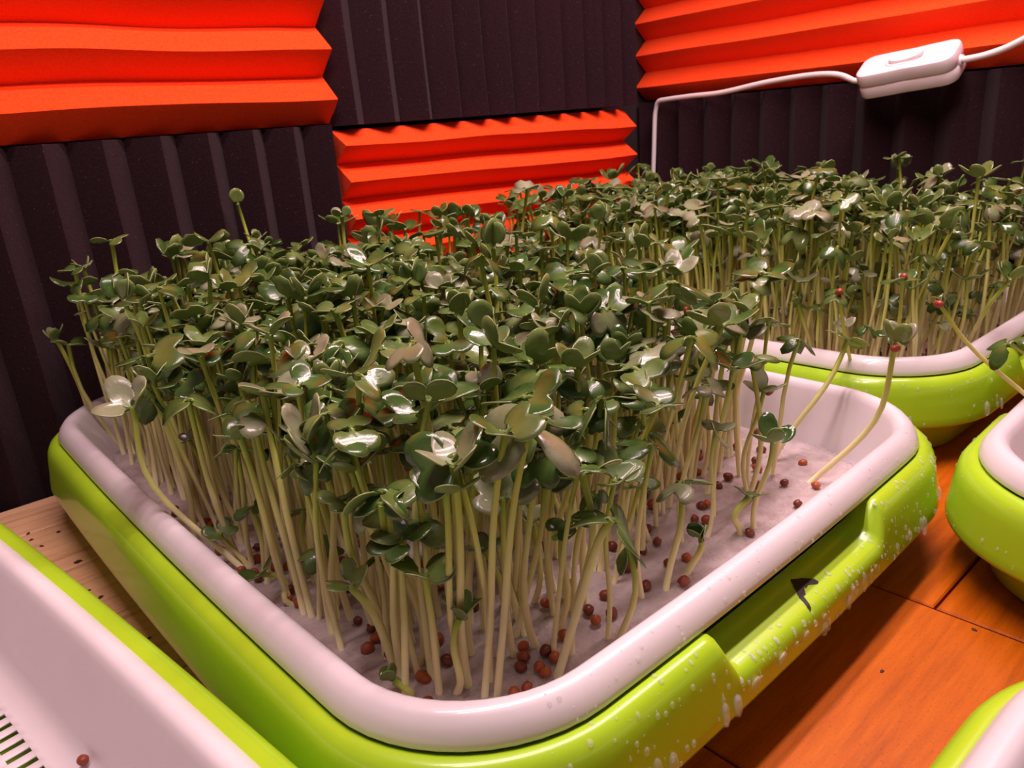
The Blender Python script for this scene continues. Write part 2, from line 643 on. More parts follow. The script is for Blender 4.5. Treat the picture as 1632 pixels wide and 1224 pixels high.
def white_mesh(slots=False):
    n = 420 if slots else 200
    pts, nrm = contour(n)
    V, F = sweep(pts, nrm, WHITE_PROFILE)
    base = (len(WHITE_PROFILE) - 1) * n

    def loop(off, z):
        b0 = len(V)
        for k in range(n):
            V.append((pts[k][0] + nrm[k][0] * off, pts[k][1] + nrm[k][1] * off, z))
        return b0

    def band(a, b):
        for k in range(n):
            k2 = (k + 1) % n
            F.append((a + k, a + k2, b + k2, b + k))
    if slots:
        last = base
        o = -2.45
        for ring in range(2):
            a1 = loop(o, 2.05)
            band(last, a1)
            a2 = loop(o - .58, 2.05)
            for k in range(n):
                k2 = (k + 1) % n
                if k % 2 == 0:
                    F.append((a1 + k, a1 + k2, a2 + k2, a2 + k))
            # depth of the slots
            c1, c2 = loop(o, 1.99), loop(o - .58, 1.99)
            for k in range(n):
                k2 = (k + 1) % n
                if k % 2 == 1:
                    F.append((a1 + k, a1 + k2, c1 + k2, c1 + k))
                    F.append((a2 + k2, a2 + k, c2 + k, c2 + k2))
                    F.append((a1 + k, c1 + k, c2 + k, a2 + k))
                    F.append((a1 + k2, a2 + k2, c2 + k2, c1 + k2))
            last = a2
            o -= .95
        F.append(tuple(last + k for k in range(n)))
    else:
        F.append(tuple(base + k for k in range(n)))
    return V, F


def fix_normals(me, sharp=None):
    import bmesh
    bm = bmesh.new()
    bm.from_mesh(me)
    bmesh.ops.recalc_face_normals(bm, faces=bm.faces)
    if sharp:
        for e in bm.edges:
            if len(e.link_faces) == 2 and e.calc_face_angle(0) > sharp:
                e.smooth = False
    bm.to_mesh(me)
    bm.free()
    return me


ME_GREEN = fix_normals(mesh('outer_tray', *green_mesh(), [M_GREENWET]))
ME_WHITE = fix_normals(mesh('inner_basket', *white_mesh(), [M_WHITEWET]))
ME_SLOT = fix_normals(mesh('inner_basket_slotted', *white_mesh(True), [M_WHITE]))

TRAYS = [
    ('large green and white sprouting tray at the front, filled with a stand of seedlings', (-36.15, -17.08), 0.008, ME_WHITE),
    ('green and white tray full of seedlings in the corner of the two foam walls', (-8.7, -15.3), 0.0, ME_WHITE),
    ('green and white tray cut off by the right edge, one seedling leaning out of it', (-17.35, -50.5), 0.0, ME_WHITE),
    ('green and white tray of which only a rim shows at the bottom right corner', (-46.75, -55.15), 0.0, ME_WHITE),
    ('empty green and white sprouting tray with a slotted floor at the bottom left', (-63.05, -21.0), 0.13, ME_SLOT),
]
trays = []
outers = []
baskets = []
for (lab, (tx, ty), rz, wm) in TRAYS:
    t = empty('sprouting_tray', (tx, ty, 0), rz)
    tag(t, lab, 'tray', 'two-piece sprouting trays')
    ot = add('outer_tray', ME_GREEN, t)
    outers.append(ot)
    bk = add('inner_basket', wm, t, (0, 0, -.42 if wm is ME_SLOT else 0))
    trays.append(t)
    baskets.append(bk)
bpy.context.view_layer.update()

# black hand-drawn mark on the grip notch of the front tray, laid on the plastic
t0 = trays[0]
gv = [Vector(v.co) for v in ME_GREEN.vertices]
bvh = BVHTree.FromPolygons(gv, [tuple(p.vertices) for p in ME_GREEN.polygons if len(p.vertices) < 10])
inv = t0.matrix_world.inverted()
MARK = [(-35.81, -33.0), (-35.46, -33.17), (-35.23, -33.39), (-35.23, -33.54), (-35.33, -33.58), (-35.59, -33.43), (-35.8, -33.46), (-35.74, -33.37), (-36.02, -33.58), (-36.13, -33.58), (-36.37, -33.93), (-36.5, -33.97), (-36.48, -33.88), (-36.35, -33.68), (-36.27, -33.51)]


def on_tray(x, y, eps=0.012):
    p = inv @ Vector((x * S, y * S, 0))
    hit = bvh.ray_cast(Vector((p.x, p.y, 0.2)), Vector((0, 0, -1)))
    z = hit[0].z if hit[0] is not None else 0.03
    return (p.x / S, p.y / S, z / S + eps)


def poly_tri(poly, h=0.05):
    """fine grid of squares inside a polygon (world x, y)"""
    xs = [a for a, b in poly]
    ysx = [b for a, b in poly]

    def inside(x, y):
        c = False
        for i in range(len(poly)):
            (x1, y1), (x2, y2) = poly[i], poly[i - 1]
            if (y1 > y) != (y2 > y) and x < (x2 - x1) * (y - y1) / (y2 - y1) + x1:
                c = not c
        return c
    V, F, ids = [], [], {}

    def vid(i, j):
        if (i, j) not in ids:
            ids[(i, j)] = len(V)
            V.append(on_tray(min(xs) + i * h, min(ysx) + j * h))
        return ids[(i, j)]
    for i in range(int((max(xs) - min(xs)) / h) + 1):
        for j in range(int((max(ysx) - min(ysx)) / h) + 1):
            if inside(min(xs) + (i + .5) * h, min(ysx) + (j + .5) * h):
                F.append((vid(i, j), vid(i + 1, j), vid(i + 1, j + 1), vid(i, j + 1)))
    return V, F


V, F = poly_tri(MARK, 0.018)
tag(add('ink_mark', mesh('ink_mark', V, F, [M_MARK]), outers[0]), 'small black hand-drawn letter A on the grip')

# water droplets on the wet rim and side of the trays (on the tray's own profile)
pts, nrm = contour(420)
LIP = [(.08, 4.07), (.26, 4.03), (.42, 3.9), (.54, 3.68), (.62, 3.3), (.70, 2.7), (.76, 2.35), (.80, 2.05)]


def droplets(n, karr, seed, LIP=LIP, rim=False):
    rr = random.Random(seed)
    V, F = [], []
    for _ in range(n):
        k = rr.choice(karr)
        u = rr.random() ** .7 * (len(LIP) - 1.001)
        if rim:
            u = rr.random() * (len(LIP) - 1.001)
            big, el = .02 + .05 * rr.random() ** 3, 1.0
        elif rr.random() < .12:
            u = rr.uniform(5.4, 6.9)
            big = rr.uniform(.10, .2)
            el = rr.uniform(1.2, 2.2)
        else:
            big = .025 + .075 * rr.random() ** 2.5
            el = rr.uniform(1, 1.5)
        i = int(u)
        f = u - i
        x, y = pts[k]
        nf = 0.0 if rim else notch(x, y)
        drop = [1.05, 1.05, .95, .8, .55, .2, 0, 0]
        o0, o1 = LIP[i][0] + (.1 * nf if i > 1 and drop[i] > 0 else 0), LIP[i + 1][0] + (.1 * nf if drop[i + 1] > 0 else 0)
        off = o0 + (o1 - o0) * f
        z0, z1 = LIP[i][1] - drop[i] * nf, LIP[i + 1][1] - drop[i + 1] * nf
        z = z0 + (z1 - z0) * f
        N = Vector((nrm[k][0] * (z0 - z1), nrm[k][1] * (z0 - z1), (o1 - o0))).normalized()
        T = Vector((-nrm[k][1], nrm[k][0], 0))
        B = N.cross(T)
        P = Vector((x + nrm[k][0] * off, y + nrm[k][1] * off, z))
        b0 = len(V)
        for lv, (rad, hh) in enumerate(((1, -.02), (.86, .3), (.5, .5))):
            for q in range(8):
                an = q * PI / 4
                V.append(P + T * (big * rad * math.cos(an)) + B * (big * el * rad * math.sin(an)) + N * (big * hh))
        V.append(P + N * (big * .56))
        for lv in range(2):
            for q in range(8):
                q2 = (q + 1) % 8
                F.append((b0 + lv * 8 + q, b0 + lv * 8 + q2, b0 + lv * 8 + 8 + q2, b0 + lv * 8 + 8 + q))
        for q in range(8):
            F.append((b0 + 16 + q, b0 + 16 + (q + 1) % 8, b0 + 24))
        F.append(tuple(b0 + q for q in range(8))[::-1])
    return V, F


near = [k for k in range(420) if pts[k][1] < -9 and pts[k][0] > -9.5]
RIM = [(-.48, 4.81), (-.30, 4.72), (-.13, 4.52), (-.03, 4.3), (.0, 4.16)]
nearl = [k for k in range(420) if pts[k][1] < -9 and pts[k][0] <= 4]
tag(add('water_droplets', fix_normals(mesh('water_droplets', *droplets(480, near, 3), [M_WATER])), outers[0]), kind='stuff')
tag(add('water_droplets', fix_normals(mesh('water_droplets', *droplets(150, near, 4, RIM, True), [M_WATER])), baskets[0]), kind='stuff')
tag(add('water_droplets', fix_normals(mesh('water_droplets', *droplets(110, nearl, 5), [M_WATER])), outers[1]), kind='stuff')
farl = [k for k in range(420) if pts[k][1] > 8 and pts[k][0] < -4]
tag(add('water_droplets', fix_normals(mesh('water_droplets', *droplets(60, farl, 6), [M_WATER])), outers[2]), kind='stuff')


# ------------------------------------------------------------------ paper pads
def pad_mesh(seed, z, wav, off=-1.86):
    n = 160
    p_, n_ = contour(n)
    V, F = [], []
    rings = 26
    for j in range(rings):
        s = 1 - j / rings
        for k in range(n):
            x = (p_[k][0] + n_[k][0] * off) * s
            y = (p_[k][1] + n_[k][1] * off) * s
            h = noise.fractal(Vector((x * .9, y * .9, seed)), 1.0, 2.0, 3) * wav
            V.append((x, y, z + h))
    V.append((0, 0, z))
    for k in range(n):
        V.append((V[k][0], V[k][1], z - .25))
    for j in range(rings - 1):
        for k in range(n):
            k2 = (k + 1) % n
            F.append((j * n + k, j * n + k2, (j + 1) * n + k2, (j + 1) * n + k))
    for k in range(n):
        F.append(((rings - 1) * n + k, (rings - 1) * n + (k + 1) % n, rings * n))
    b = rings * n + 1
    for k in range(n):
        F.append((k, b + k, b + (k + 1) % n, (k + 1) % n))
    F.append(tuple(b + k for k in range(n))[::-1])
    return V, F


PZ = 2.56
pads = []
for i, lab in ((0, 'wet white paper pad under the seedlings of the front tray'), (1, 'wet paper pad under the seedlings of the corner tray'), (2, 'wet paper pad in the tray at the right edge')):
    o = add('paper_pad', fix_normals(mesh('paper_pad', *pad_mesh(i * 9.1, PZ, .12), [M_PAD2 if i == 1 else M_PAD])), None, (TRAYS[i][1][0], TRAYS[i][1][1], 0), (0, 0, TRAYS[i][2]))
    tag(o, lab, 'paper pad')

# ------------------------------------------------------------------ inline switch and cable
sw = empty('inline_switch', (1.7, -19.9, 17.25))
tag(sw, 'white inline rocker switch on a white cable along the right wall', 'switch')


def rounded_block(a, b, r, h, bev, n=64, waist=0.0):
    p_, n_ = contour(n, a, b, r, 0.0)
    prof = [(-bev, -h), (-bev * .3, -h + bev * .3), (0, -h + bev), (0, h - bev), (-bev * .3, h - bev * .3), (-bev, h)]
    V, F = sweep(p_, n_, prof)
    if waist:
        V = [(x * (1 - waist * math.exp(-(y / .7) ** 2)), y, z) for x, y, z in V]
    F.append(tuple(range(n))[::-1])
    F.append(tuple((len(prof) - 1) * n + k for k in range(n)))
    return V, F


# switch axes: long axis along the wall (y), face normal tilted up and into the room
ax_y = Vector((0.0, -1.0, 0.09)).normalized()
ax_n = Vector((-0.52, 0.0, 0.85))
ax_n = (ax_n - ax_n.dot(ax_y) * ax_y).normalized()
ax_x = ax_y.cross(ax_n)


def swp(v):
    return [tuple(ax_x * a + ax_y * b + ax_n * c) for a, b, c in v]


V, F = rounded_block(1.3, 3.05, .75, .42, .16, waist=.03)
add('lower_shell', fix_normals(mesh('lower_shell', swp([(a, b, c - .46) for a, b, c in V]), F, [M_SWITCH]), .5), sw)
V, F = rounded_block(1.3, 3.05, .75, .46, .2, waist=.05)
ush = add('upper_shell', fix_normals(mesh('upper_shell', swp([(a, b, c + .43) for a, b, c in V]), F, [M_SWITCH]), .5), sw)
# oval bezel ring round the rocker
pz = []
ring_p, ring_n = contour(48, .62, 1.15, .6, 0.0)
V, F = sweep(ring_p, ring_n, [(.16, .88), (.13, .95), (.0, .95), (-.03, .88), (.16, .86)])
bez = add('bezel', fix_normals(mesh('bezel', swp(V), F, [M_SWITCH])), ush)
V, F = rounded_block(.52, 1.05, .5, .14, .06, 40)
V = [(a, b, c + .93 + .14 * (b / 1.05) * (1 if b > 0 else -.6)) for a, b, c in V]
add('rocker', fix_normals(mesh('rocker', swp(V), F, [M_SWITCH]), .5), ush)
e1 = ax_y * -3.0
e2 = ax_y * 3.0
o_ = Vector((1.7, -19.9, 17.25))
CL = [o_ + e1 + ax_n * .05, o_ + ax_y * -3.6, Vector((2.0, -14.9, 17.45)), Vector((2.3, -12.6, 17.6)), Vector((2.4, -9.1, 17.42)), Vector((2.45, -5.3, 17.02)), Vector((2.5, -2.3, 16.98)), Vector((2.55, .2, 16.9)),
      Vector((2.6, 1.1, 16.78)), Vector((2.7, 1.45, 16.2)), Vector((2.7, 1.6, 15.3)), Vector((2.7, 1.75, 12.7)), Vector((2.7, 1.9, 10)), Vector((2.7, 2.0, 6)), Vector((2.7, 2.0, .3))]
V, F = tube_vf([p - o_ for p in spline(CL, 5)], .2)
add('cord', mesh('cord', V, F, [M_CORD]), sw)
CR = [o_ + e2 + ax_n * .05, o_ + ax_y * 3.5, Vector((2.0, -24.4, 17.72)), Vector((2.1, -25.6, 18.1)), Vector((2.0, -27.5, 19.0)), Vector((1.8, -31, 20.8)), Vector((1.5, -36, 23.5))]
V, F = tube_vf([p - o_ for p in spline(CR, 5)], .2)
add('cord', mesh('cord', V, F, [M_CORD]), sw)
for e in (e1, e2):
    d = e.normalized()
    V, F = tube_vf([e - d * .15, e, e + d * .12, e + d * .16], [.36, .36, .33, .24], 12)
    add('cord_grip', mesh('cord_grip', V, F, [M_SWITCH]), sw)

# ------------------------------------------------------------------ seedlings
# leaf blade: notched (heart-shaped) cotyledon, petiole end at the origin, blade along +x, upper side +z


def leaf_geo(kind, seed, nth, nr, thick, tipz=0.0):
    rr = random.Random(seed)
    th0 = math.radians(118)
    base_x = .03
    curlp, curla = rr.uniform(0, 6), rr.uniform(.02, .07)
    notchd = rr.uniform(.22, .42)
    lop = rr.uniform(-.12, .12)
    fold = {'flat': .12, 'cup': .45, 'droop': -.38, 'fold': .95, 'curl': -.15}[kind] + rr.uniform(-.1, .1)
    droop = {'flat': .25, 'cup': -.45, 'droop': .75, 'fold': .15, 'curl': .5}[kind] + rr.uniform(-.12, .15)
    curl = {'flat': .12, 'cup': .12, 'droop': .15, 'fold': .10, 'curl': .42}[kind]

    def R(th):
        t = abs(th) / th0
        # lobes at +-38 deg, notch at 0, narrowing to the base
        lobe = .80 + .26 * math.exp(-((abs(th) - .62) / .42) ** 2)
        n = 1 - notchd * math.exp(-(th / .20) ** 2)
        tail = 1 - .42 * sstep((t - .5) / .5)
        return .72 * lobe * n * tail * (1 + lop * (1 if th > 0 else -1) * .6)

    def place(x, y):
        # x along, y across (unit leaf) -> 3D with fold, droop, curl
        z = fold * abs(y) * (1 if kind == 'fold' else abs(y) * 1.6)
        yy = y
        if kind == 'fold':
            k = math.cos(math.atan(fold))
            yy, z = y * k, abs(y) * math.sin(math.atan(fold)) * 1.15
        rr_ = math.hypot(x, y)
        z -= droop * max(0, x) ** 2 * .75
        z += curla * math.sin(5 * y + curlp) * rr_ + curl * rr_ ** 2 * math.sin(3.0 * math.atan2(y, x + .2) + curlp) * .6
        return x, yy, z
    top, age = [], []
    for j in range(nr + 1):
        s = j / nr
        for i in range(nth):
            th = -th0 + 2 * th0 * i / (nth - 1)
            r = R(th) * s
            x = base_x + r * math.cos(th) * (1.0 if abs(th) < 1.4 else .75) + .17 * min(1, s * 3) 
            y = r * math.sin(th) * 1.22
            top.append(place(x, y))
            age.append(max(0, 1 - s * 1.6) * .9 + .35 * math.exp(-(th / .12) ** 2) * (1 - s))
    V = list(top)
    n = len(top)
    T = np.array(top).reshape(nr + 1, nth, 3)
    # normals by finite differences
    du = np.gradient(T, axis=1)
    dv = np.gradient(T, axis=0)
    N = np.cross(dv, du)
    ln = np.linalg.norm(N, axis=2, keepdims=True)
    N = np.where(ln > 1e-9, N / np.maximum(ln, 1e-9), np.array([0, 0, 1.0]))
    N[N[..., 2] < -0.2] *= 1
    Bv = (T - N * thick).reshape(-1, 3)
    V += [tuple(b) for b in Bv]
    age += age
    F, M = [], []
    for j in range(nr):
        for i in range(nth - 1):
            q = (j * nth + i, (j + 1) * nth + i, (j + 1) * nth + i + 1, j * nth + i + 1)
            if j == 0:
                F.append((q[0], q[1], q[2]))
                F.append((n + q[2], n + q[1], n + q[0]))
            else:
                F.append(q)
                F.append(tuple(n + k for k in reversed(q)))
            M += [0, 1]
    for i in range(nth - 1):
        a, b = nr * nth + i, nr * nth + i + 1
        F.append((a, n + a, n + b, b))
        M.append(2)
    # petiole
    pv, pf = tube_vf([(-.02, 0, -.03), (.07, 0, -.01), (.24, 0, place(.34, 0)[2] - .03)], [.075, .07, .03], 5)
    b0 = len(V)
    V += [tuple(p) for p in pv]
    F += [tuple(b0 + k for k in f) for f in pf]
    M += [1] * len(pf)
    age += [.9] * len(pv)
    return np.array(V, dtype=float), F, np.array(M), np.array(age)


LEAF_MATS = [M_LTOP, M_LBOT, M_LEDGE, M_STEM, M_LMID, M_LPALE]


def set_age(me, age):
    a = me.attributes.new('age', 'FLOAT', 'POINT')
    a.data.foreach_set('value', np.asarray(age, dtype=np.float32))


LEAF = {}
for kind in ('flat', 'cup', 'droop', 'fold', 'curl'):
    LEAF[kind] = []
    for sd in range(3):
        V, F, M, A = leaf_geo(kind, sd * 11 + len(kind), 23, 4, .035)
        for tone in (0, 4, 5):
            me = mesh('cotyledon_' + kind, V, F, LEAF_MATS, True, np.where(M == 0, tone, M))
            set_age(me, A)
            LEAF[kind].append(me)
LEAF_LOW = {}
for kind in ('flat', 'cup', 'droop', 'fold', 'curl'):
    LEAF_LOW[kind] = [leaf_geo(kind, sd * 11 + len(kind), 13, 3, .035) for sd in range(3)]


def stem_pts(b, t, mid, wob, n=8):
    b, t = Vector(b), Vector(t)
    if mid is not None:
        return spline([b, Vector(mid), t], 5)
    d = t - b
    out = []
    for i in range(n + 1):
        f = i / n
        # grows a little upright at the foot, then leans
        g = f ** 1.25
        p = Vector((b.x + d.x * g, b.y + d.y * g, b.z + d.z * f))
        p += Vector((wob[0], wob[1], 0)) * math.sin(f * PI) + Vector((wob[2], wob[3], 0)) * math.sin(2 * f * PI)
        out.append(p)
    return out


def stem_geo(b, t, mid, wob, r, n=8, sides=6):
    P = stem_pts(b, t, mid, wob, n)
    k = len(P)
    rad = [r * (1.1 - .25 * i / (k - 1)) * (1.15 if i == k - 1 else 1) for i in range(k)]
    V, F = tube_vf(P, rad, sides)
    age = []
    for i in range(k):
        age += [i / (k - 1)] * sides
    d = (P[-1] - P[-2]).normalized()
    return V, F, age, d


def leaf_rot(az, el, tilt, d):
    """matrix for a leaf leaving the stem tip in direction az (about z), raised by el, rolled by tilt; stem direction d leans it"""
    R = Matrix.Rotation(az, 3, 'Z') @ Matrix.Rotation(-el, 3, 'Y') @ Matrix.Rotation(tilt, 3, 'X')
    q = Vector((0, 0, 1)).rotation_difference(Vector(d)).to_matrix()
    q = Matrix.Identity(3).lerp(q, .5)
    return (q @ R)


HEROES = [
((-44.44,-29.64,2.60),(-43.61,-30.35,9.56),None,1.0,10,35,'flat','n1'),
((-44.22,-29.87,2.60),(-43.08,-30.58,9.59),None,1.25,0,5,'droop','n2'),
((-42.29,-28.44,2.60),(-41.47,-29.14,7.04),None,0.95,5,15,'cup','n3'),
((-42.68,-30.44,2.60),(-41.50,-31.44,6.92),(-41.83,-31.16,6.07),1.05,-10,5,'curl','n4'),
((-45.11,-28.66,2.60),(-45.08,-28.68,5.94),(-45.07,-28.69,4.48),0.85,10,30,'flat','n5'),
((-44.77,-28.95,2.60),(-44.56,-29.13,4.69),None,0.75,20,55,'flat','n6'),
((-45.79,-28.25,2.60),(-45.98,-28.09,3.11),None,0.5,30,40,'fold','n7'),
((-36.89,-30.17,2.60),(-36.51,-30.49,3.75),None,0.62,60,60,'fold','n8'),
((-33.77,-30.11,2.60),(-33.56,-30.29,3.92),None,0.6,20,30,'flat','n9'),
((-33.20,-30.27,2.60),(-32.80,-30.61,5.67),None,0.8,40,20,'cup','n10'),
((-29.04,-29.96,2.60),(-28.48,-32.41,8.23),(-28.05,-31.78,5.17),0.75,20,50,'cup','n11'),
((-46.56,-2.28,2.60),(-46.92,-2.63,8.24),None,0.7,0,35,'cup','n12'),
((-44.02,-4.33,2.60),(-44.02,-4.33,12.40),None,0.85,0,5,'flat','n13'),
((-36.68,0.77,2.60),(-36.68,0.77,13.00),None,0.9,20,75,'fold','n14'),
((-32.88,-5.34,2.60),(-32.88,-5.34,12.00),None,0.75,0,20,'fold','n15'),
((-32.26,-7.95,2.60),(-32.26,-7.95,12.00),None,0.85,60,45,'flat','n16'),
((-33.33,-18.16,2.60),(-33.33,-18.16,11.20),None,1.25,10,70,'fold','n17'),
((-32.89,-23.22,2.60),(-32.89,-23.22,10.40),None,1.1,0,48,'fold','n18'),
((-32.11,-26.18,2.60),(-32.11,-26.18,10.30),None,1.35,0,2,'droop','n19'),
((-46.62,-15.87,2.60),(-46.62,-15.87,9.60),None,1.25,0,10,'flat','n20'),
((-46.09,-19.07,2.60),(-47.74,-17.00,8.38),(-47.79,-17.29,5.73),1.15,0,30,'cup','n21'),
((-45.38,-20.28,2.60),(-45.38,-20.28,8.60),None,1.2,0,5,'droop','n22'),
((-38.70,-26.48,2.60),(-38.70,-26.48,8.90),None,1.45,0,8,'curl','n23'),
((-45.12,-27.80,2.60),(-45.00,-27.90,6.90),(-45.26,-27.68,4.83),1.05,15,10,'curl','n24'),
((-44.78,-26.49,2.60),(-44.97,-26.33,7.52),None,1.05,30,-10,'droop','n25'),
((-45.94,-18.97,2.60),(-46.47,-18.52,3.87),None,0.6,30,20,'flat','n26'),
((-24.61,-29.40,2.60),(-24.61,-29.40,6.80),None,0.8,0,10,'flat','n27'),
((-11.80,-28.99,2.60),(-11.80,-28.99,11.80),None,1.0,0,15,'cup','n28'),
((-12.10,-22.80,2.60),(-12.10,-22.80,11.60),None,1.1,30,35,'curl','n29'),
((-45.49,-27.39,2.60),(-46.12,-26.85,5.35),(-45.75,-27.17,4.38),0.75,10,45,'flat','n30'),
((-45.86,-22.25,2.60),(-46.51,-21.69,3.69),None,0.6,20,10,'cup','n31'),
((-40.57,-30.66,2.60),(-40.09,-30.68,5.21),None,0.6,0,-40,'droop','n32'),
((-45.07,-24.29,2.60),(-45.37,-24.04,7.03),None,0.75,80,30,'cup','n33'),
((-45.81,-4.53,2.60),(-45.81,-4.53,11.40),None,0.8,10,10,'flat','n34'),
((-26.33,-7.75,2.60),(-26.33,-7.75,11.20),None,0.7,90,60,'fold','n35'),
((-25.76,-9.25,2.60),(-25.76,-9.25,11.00),None,0.8,0,5,'droop','n36'),
((-19.08,-8.64,2.60),(-19.08,-8.64,11.40),None,0.75,60,55,'fold','n37'),
((-1.45,-6.78,2.60),(-1.45,-6.78,11.20),None,0.8,0,40,'fold','n38'),

]
HL = {
 'n1': 'seedling with wide leaves on the tallest pair of stems at the near corner', 'n2': 'seedling with a broad dark drooping leaf pair rising from the near corner',
 'n3': 'seedling with a shiny domed leaf pair right of the tall near stems', 'n4': 'leaning seedling with a wavy glossy leaf over the near rim on the right',
 'n5': 'short seedling at the near corner with two dark clover-like leaves', 'n6': 'small dark heart-leaved seedling low at the near corner beside the tall stems',
 'n7': 'tiny dark sprout at the very near corner of the pad', 'n8': 'small folded dark sprout alone on the bare pad near the grip notch',
 'n9': 'small dark sprout standing on the bare pad at the right of the front tray', 'n10': 'round-leaved seedling beside the bare right end of the front tray',
 'n11': 'long seedling leaning out over the right rim with a brown hull on its leaf', 'n12': 'thin seedling leaning out over the far left corner of the front tray',
 'n13': 'tall seedling with flat pale leaves rising above the left end', 'n14': 'tallest seedling, with a closed pointed bud, against the left black foam',
 'n15': 'thin tall seedling in front of the left end of the short orange panel', 'n16': 'tall seedling with three-lobed look in front of the short orange panel',
 'n17': 'tall thick-stemmed seedling with a large folded leaf in mid stand', 'n18': 'seedling with leaves raised in a V in mid stand',
 'n19': 'tall seedling with a very wide pale flat leaf pair near the right of the stand', 'n20': 'seedling with a broad pale leaf pair over the left rim side',
 'n21': 'curved-stemmed seedling lying over the left rim and rising to bright leaves', 'n22': 'seedling with large grey-green drooping leaves at the left front',
 'n23': 'seedling with the largest glossy wavy leaves at the front of the canopy', 'n24': 'seedling with a curled pale leaf low in the near front',
 'n25': 'seedling with drooping yellow-green leaves at the near left front', 'n26': 'dark small sprout lying by the left rim',
 'n27': 'seedling with a single pale leaf pair reaching over the right end of the front tray', 'n28': 'tall pale-topped seedling at the right end of the corner tray',
 'n29': 'tall curled-leaf seedling in the middle of the corner tray', 'n30': 'short bent seedling with round leaves left of the near corner',
 'n31': 'low small-leaved sprout just inside the left rim', 'n32': 'seedling with one dark leaf hanging down by the right near rim',
 'n33': 'seedling with a dark upright leaf among the front left stems', 'n34': 'seedling with small pale leaves highest at the far left end',
 'n35': 'thin upright seedling with closed leaves before the short orange panel', 'n36': 'flat-topped seedling at the back edge before the short orange panel',
 'n37': 'dark upright seedling before the right end of the short orange panel', 'n38': 'seedling sticking up at the back of the corner tray',
}
CAMXY = Vector((-53.43, -42.224))
RIGHT_AZ = -0.706


def clear_of_wall(x, y, z):
    return x, min(y, -1.0), z


class Plant:
    pass


plants = []


def make_plant(b, t, mid, size, az, el, kind, r=None, lab=None, spread=None):
    P = Plant()
    P.b, P.t, P.mid, P.size, P.az, P.el, P.kind, P.lab = Vector(b), Vector(t), mid, size, az, el, kind, lab
    P.wob = [random.gauss(0, .16) for _ in range(2)] + [random.gauss(0, .08) for _ in range(2)]
    if mid is not None:
        P.wob = [0, 0, 0, 0]
    P.r = r if r else random.uniform(.072, .105)
    P.seed = random.randrange(10 ** 6)
    plants.append(P)
    return P


for (b, t, mid, s, az, el, k, nm) in HEROES:
    if nm == 'n27':
        b, t = (-28.2, -28.0, 2.6), (-24.9, -29.2, 7.0)
    if nm in ('n14', 'n15', 'n12'):
        t = (t[0], min(t[1], -1.2), t[2])
        b = (b[0], min(b[1], -2.4), b[2])
    make_plant(b, t, mid, s * 1.0, RIGHT_AZ + math.radians(az), math.radians(el), k, random.uniform(.085, .115), HL[nm])
# two seedlings of the tray at the right edge
make_plant((-19.3, -36.2, 2.6), (-23.4, -31.9, 8.3), (-21.9, -32.9, 6.2), .45, 1.0, 1.2, 'fold', .085, 'long thin bare-stemmed seedling leaning out of the tray at the right edge')
make_plant((-18.3, -36.9, 2.6), (-21.9, -33.9, 6.8), (-20.4, -35.0, 5.4), .95, RIGHT_AZ + 2.9, .15, 'droop', .085, 'dark seedling with one wide leaf at the right edge of the picture')
for k in range(10):
    bx, by = -14 + random.uniform(-3, 3), -40 + random.uniform(-3, 2)
    make_plant((bx, by, 2.6), (bx + random.gauss(0, 1), by + random.gauss(0, 1), random.uniform(7, 10)), None, random.uniform(.7, 1), random.uniform(0, 6.28), random.uniform(0, .6), random.choice(('flat', 'cup', 'curl')))
make_plant((-30.9, -28.6, 2.6), (-30.75, -29.05, 6.45), None, .8, 1.4, .3, 'cup', .085, 'round-leaved seedling carrying a red seed hull above the bare right end')
make_plant((-19.3, -27.2, 2.6), (-22.7, -27.7, 8.15), None, .8, .4, .2, 'curl', .085, 'seedling leaning out of the corner tray with a hull on its leaf')
make_plant((-18.9, -28.5, 2.6), (-20.2, -29.2, 8.45), None, .85, 2.2, .2, 'flat', .085, 'seedling at the near corner of the corner tray carrying a red hull')
N_FIXED = len(plants)

# the dense stands: jittered grid inside a polygon
POLY1 = [(-46.0, -2.2), (-46.2, -27.0), (-45.4, -29.0), (-43.8, -30.0), (-40.5, -29.4), (-36.5, -28.4), (-32.0, -27.7), (-28.4, -26.6), (-26.6, -23.0), (-25.6, -16), (-25.4, -1.9)]
POLY2 = [(-19.6, -2), (-19.6, -25.5), (-18.3, -28.6), (-15.5, -29.8), (-9, -29.6), (-3.0, -29.9), (-.3, -27.5), (.4, -24), (.6, -2)]


def in_poly(x, y, poly):
    c = False
    for i in range(len(poly)):
        (x1, y1), (x2, y2) = poly[i], poly[i - 1]
        if (y1 > y) != (y2 > y) and x < (x2 - x1) * (y - y1) / (y2 - y1) + x1:
            c = not c
    return c


def edge_out(x, y, poly):
    """unit vector towards the nearest polygon edge and the distance to it"""
    best = (1e9, (0, 0))
    for i in range(len(poly)):
        a, b = Vector(poly[i]), Vector(poly[i - 1])
        d = b - a
        f = max(0, min(1, (Vector((x, y)) - a).dot(d) / d.length_squared))
        q = a + d * f
        v = q - Vector((x, y))
        if v.length < best[0]:
            best = (v.length, tuple(v.normalized()) if v.length > 1e-6 else (0, 0))
    return best


def canopy1(x, y):
    f = sstep((y + 30) / 20)
    return 8.2 + 1.25 * f + 0 * x


def canopy2(x, y):
    return 9.9 + .3 * sstep((y + 22) / 12)


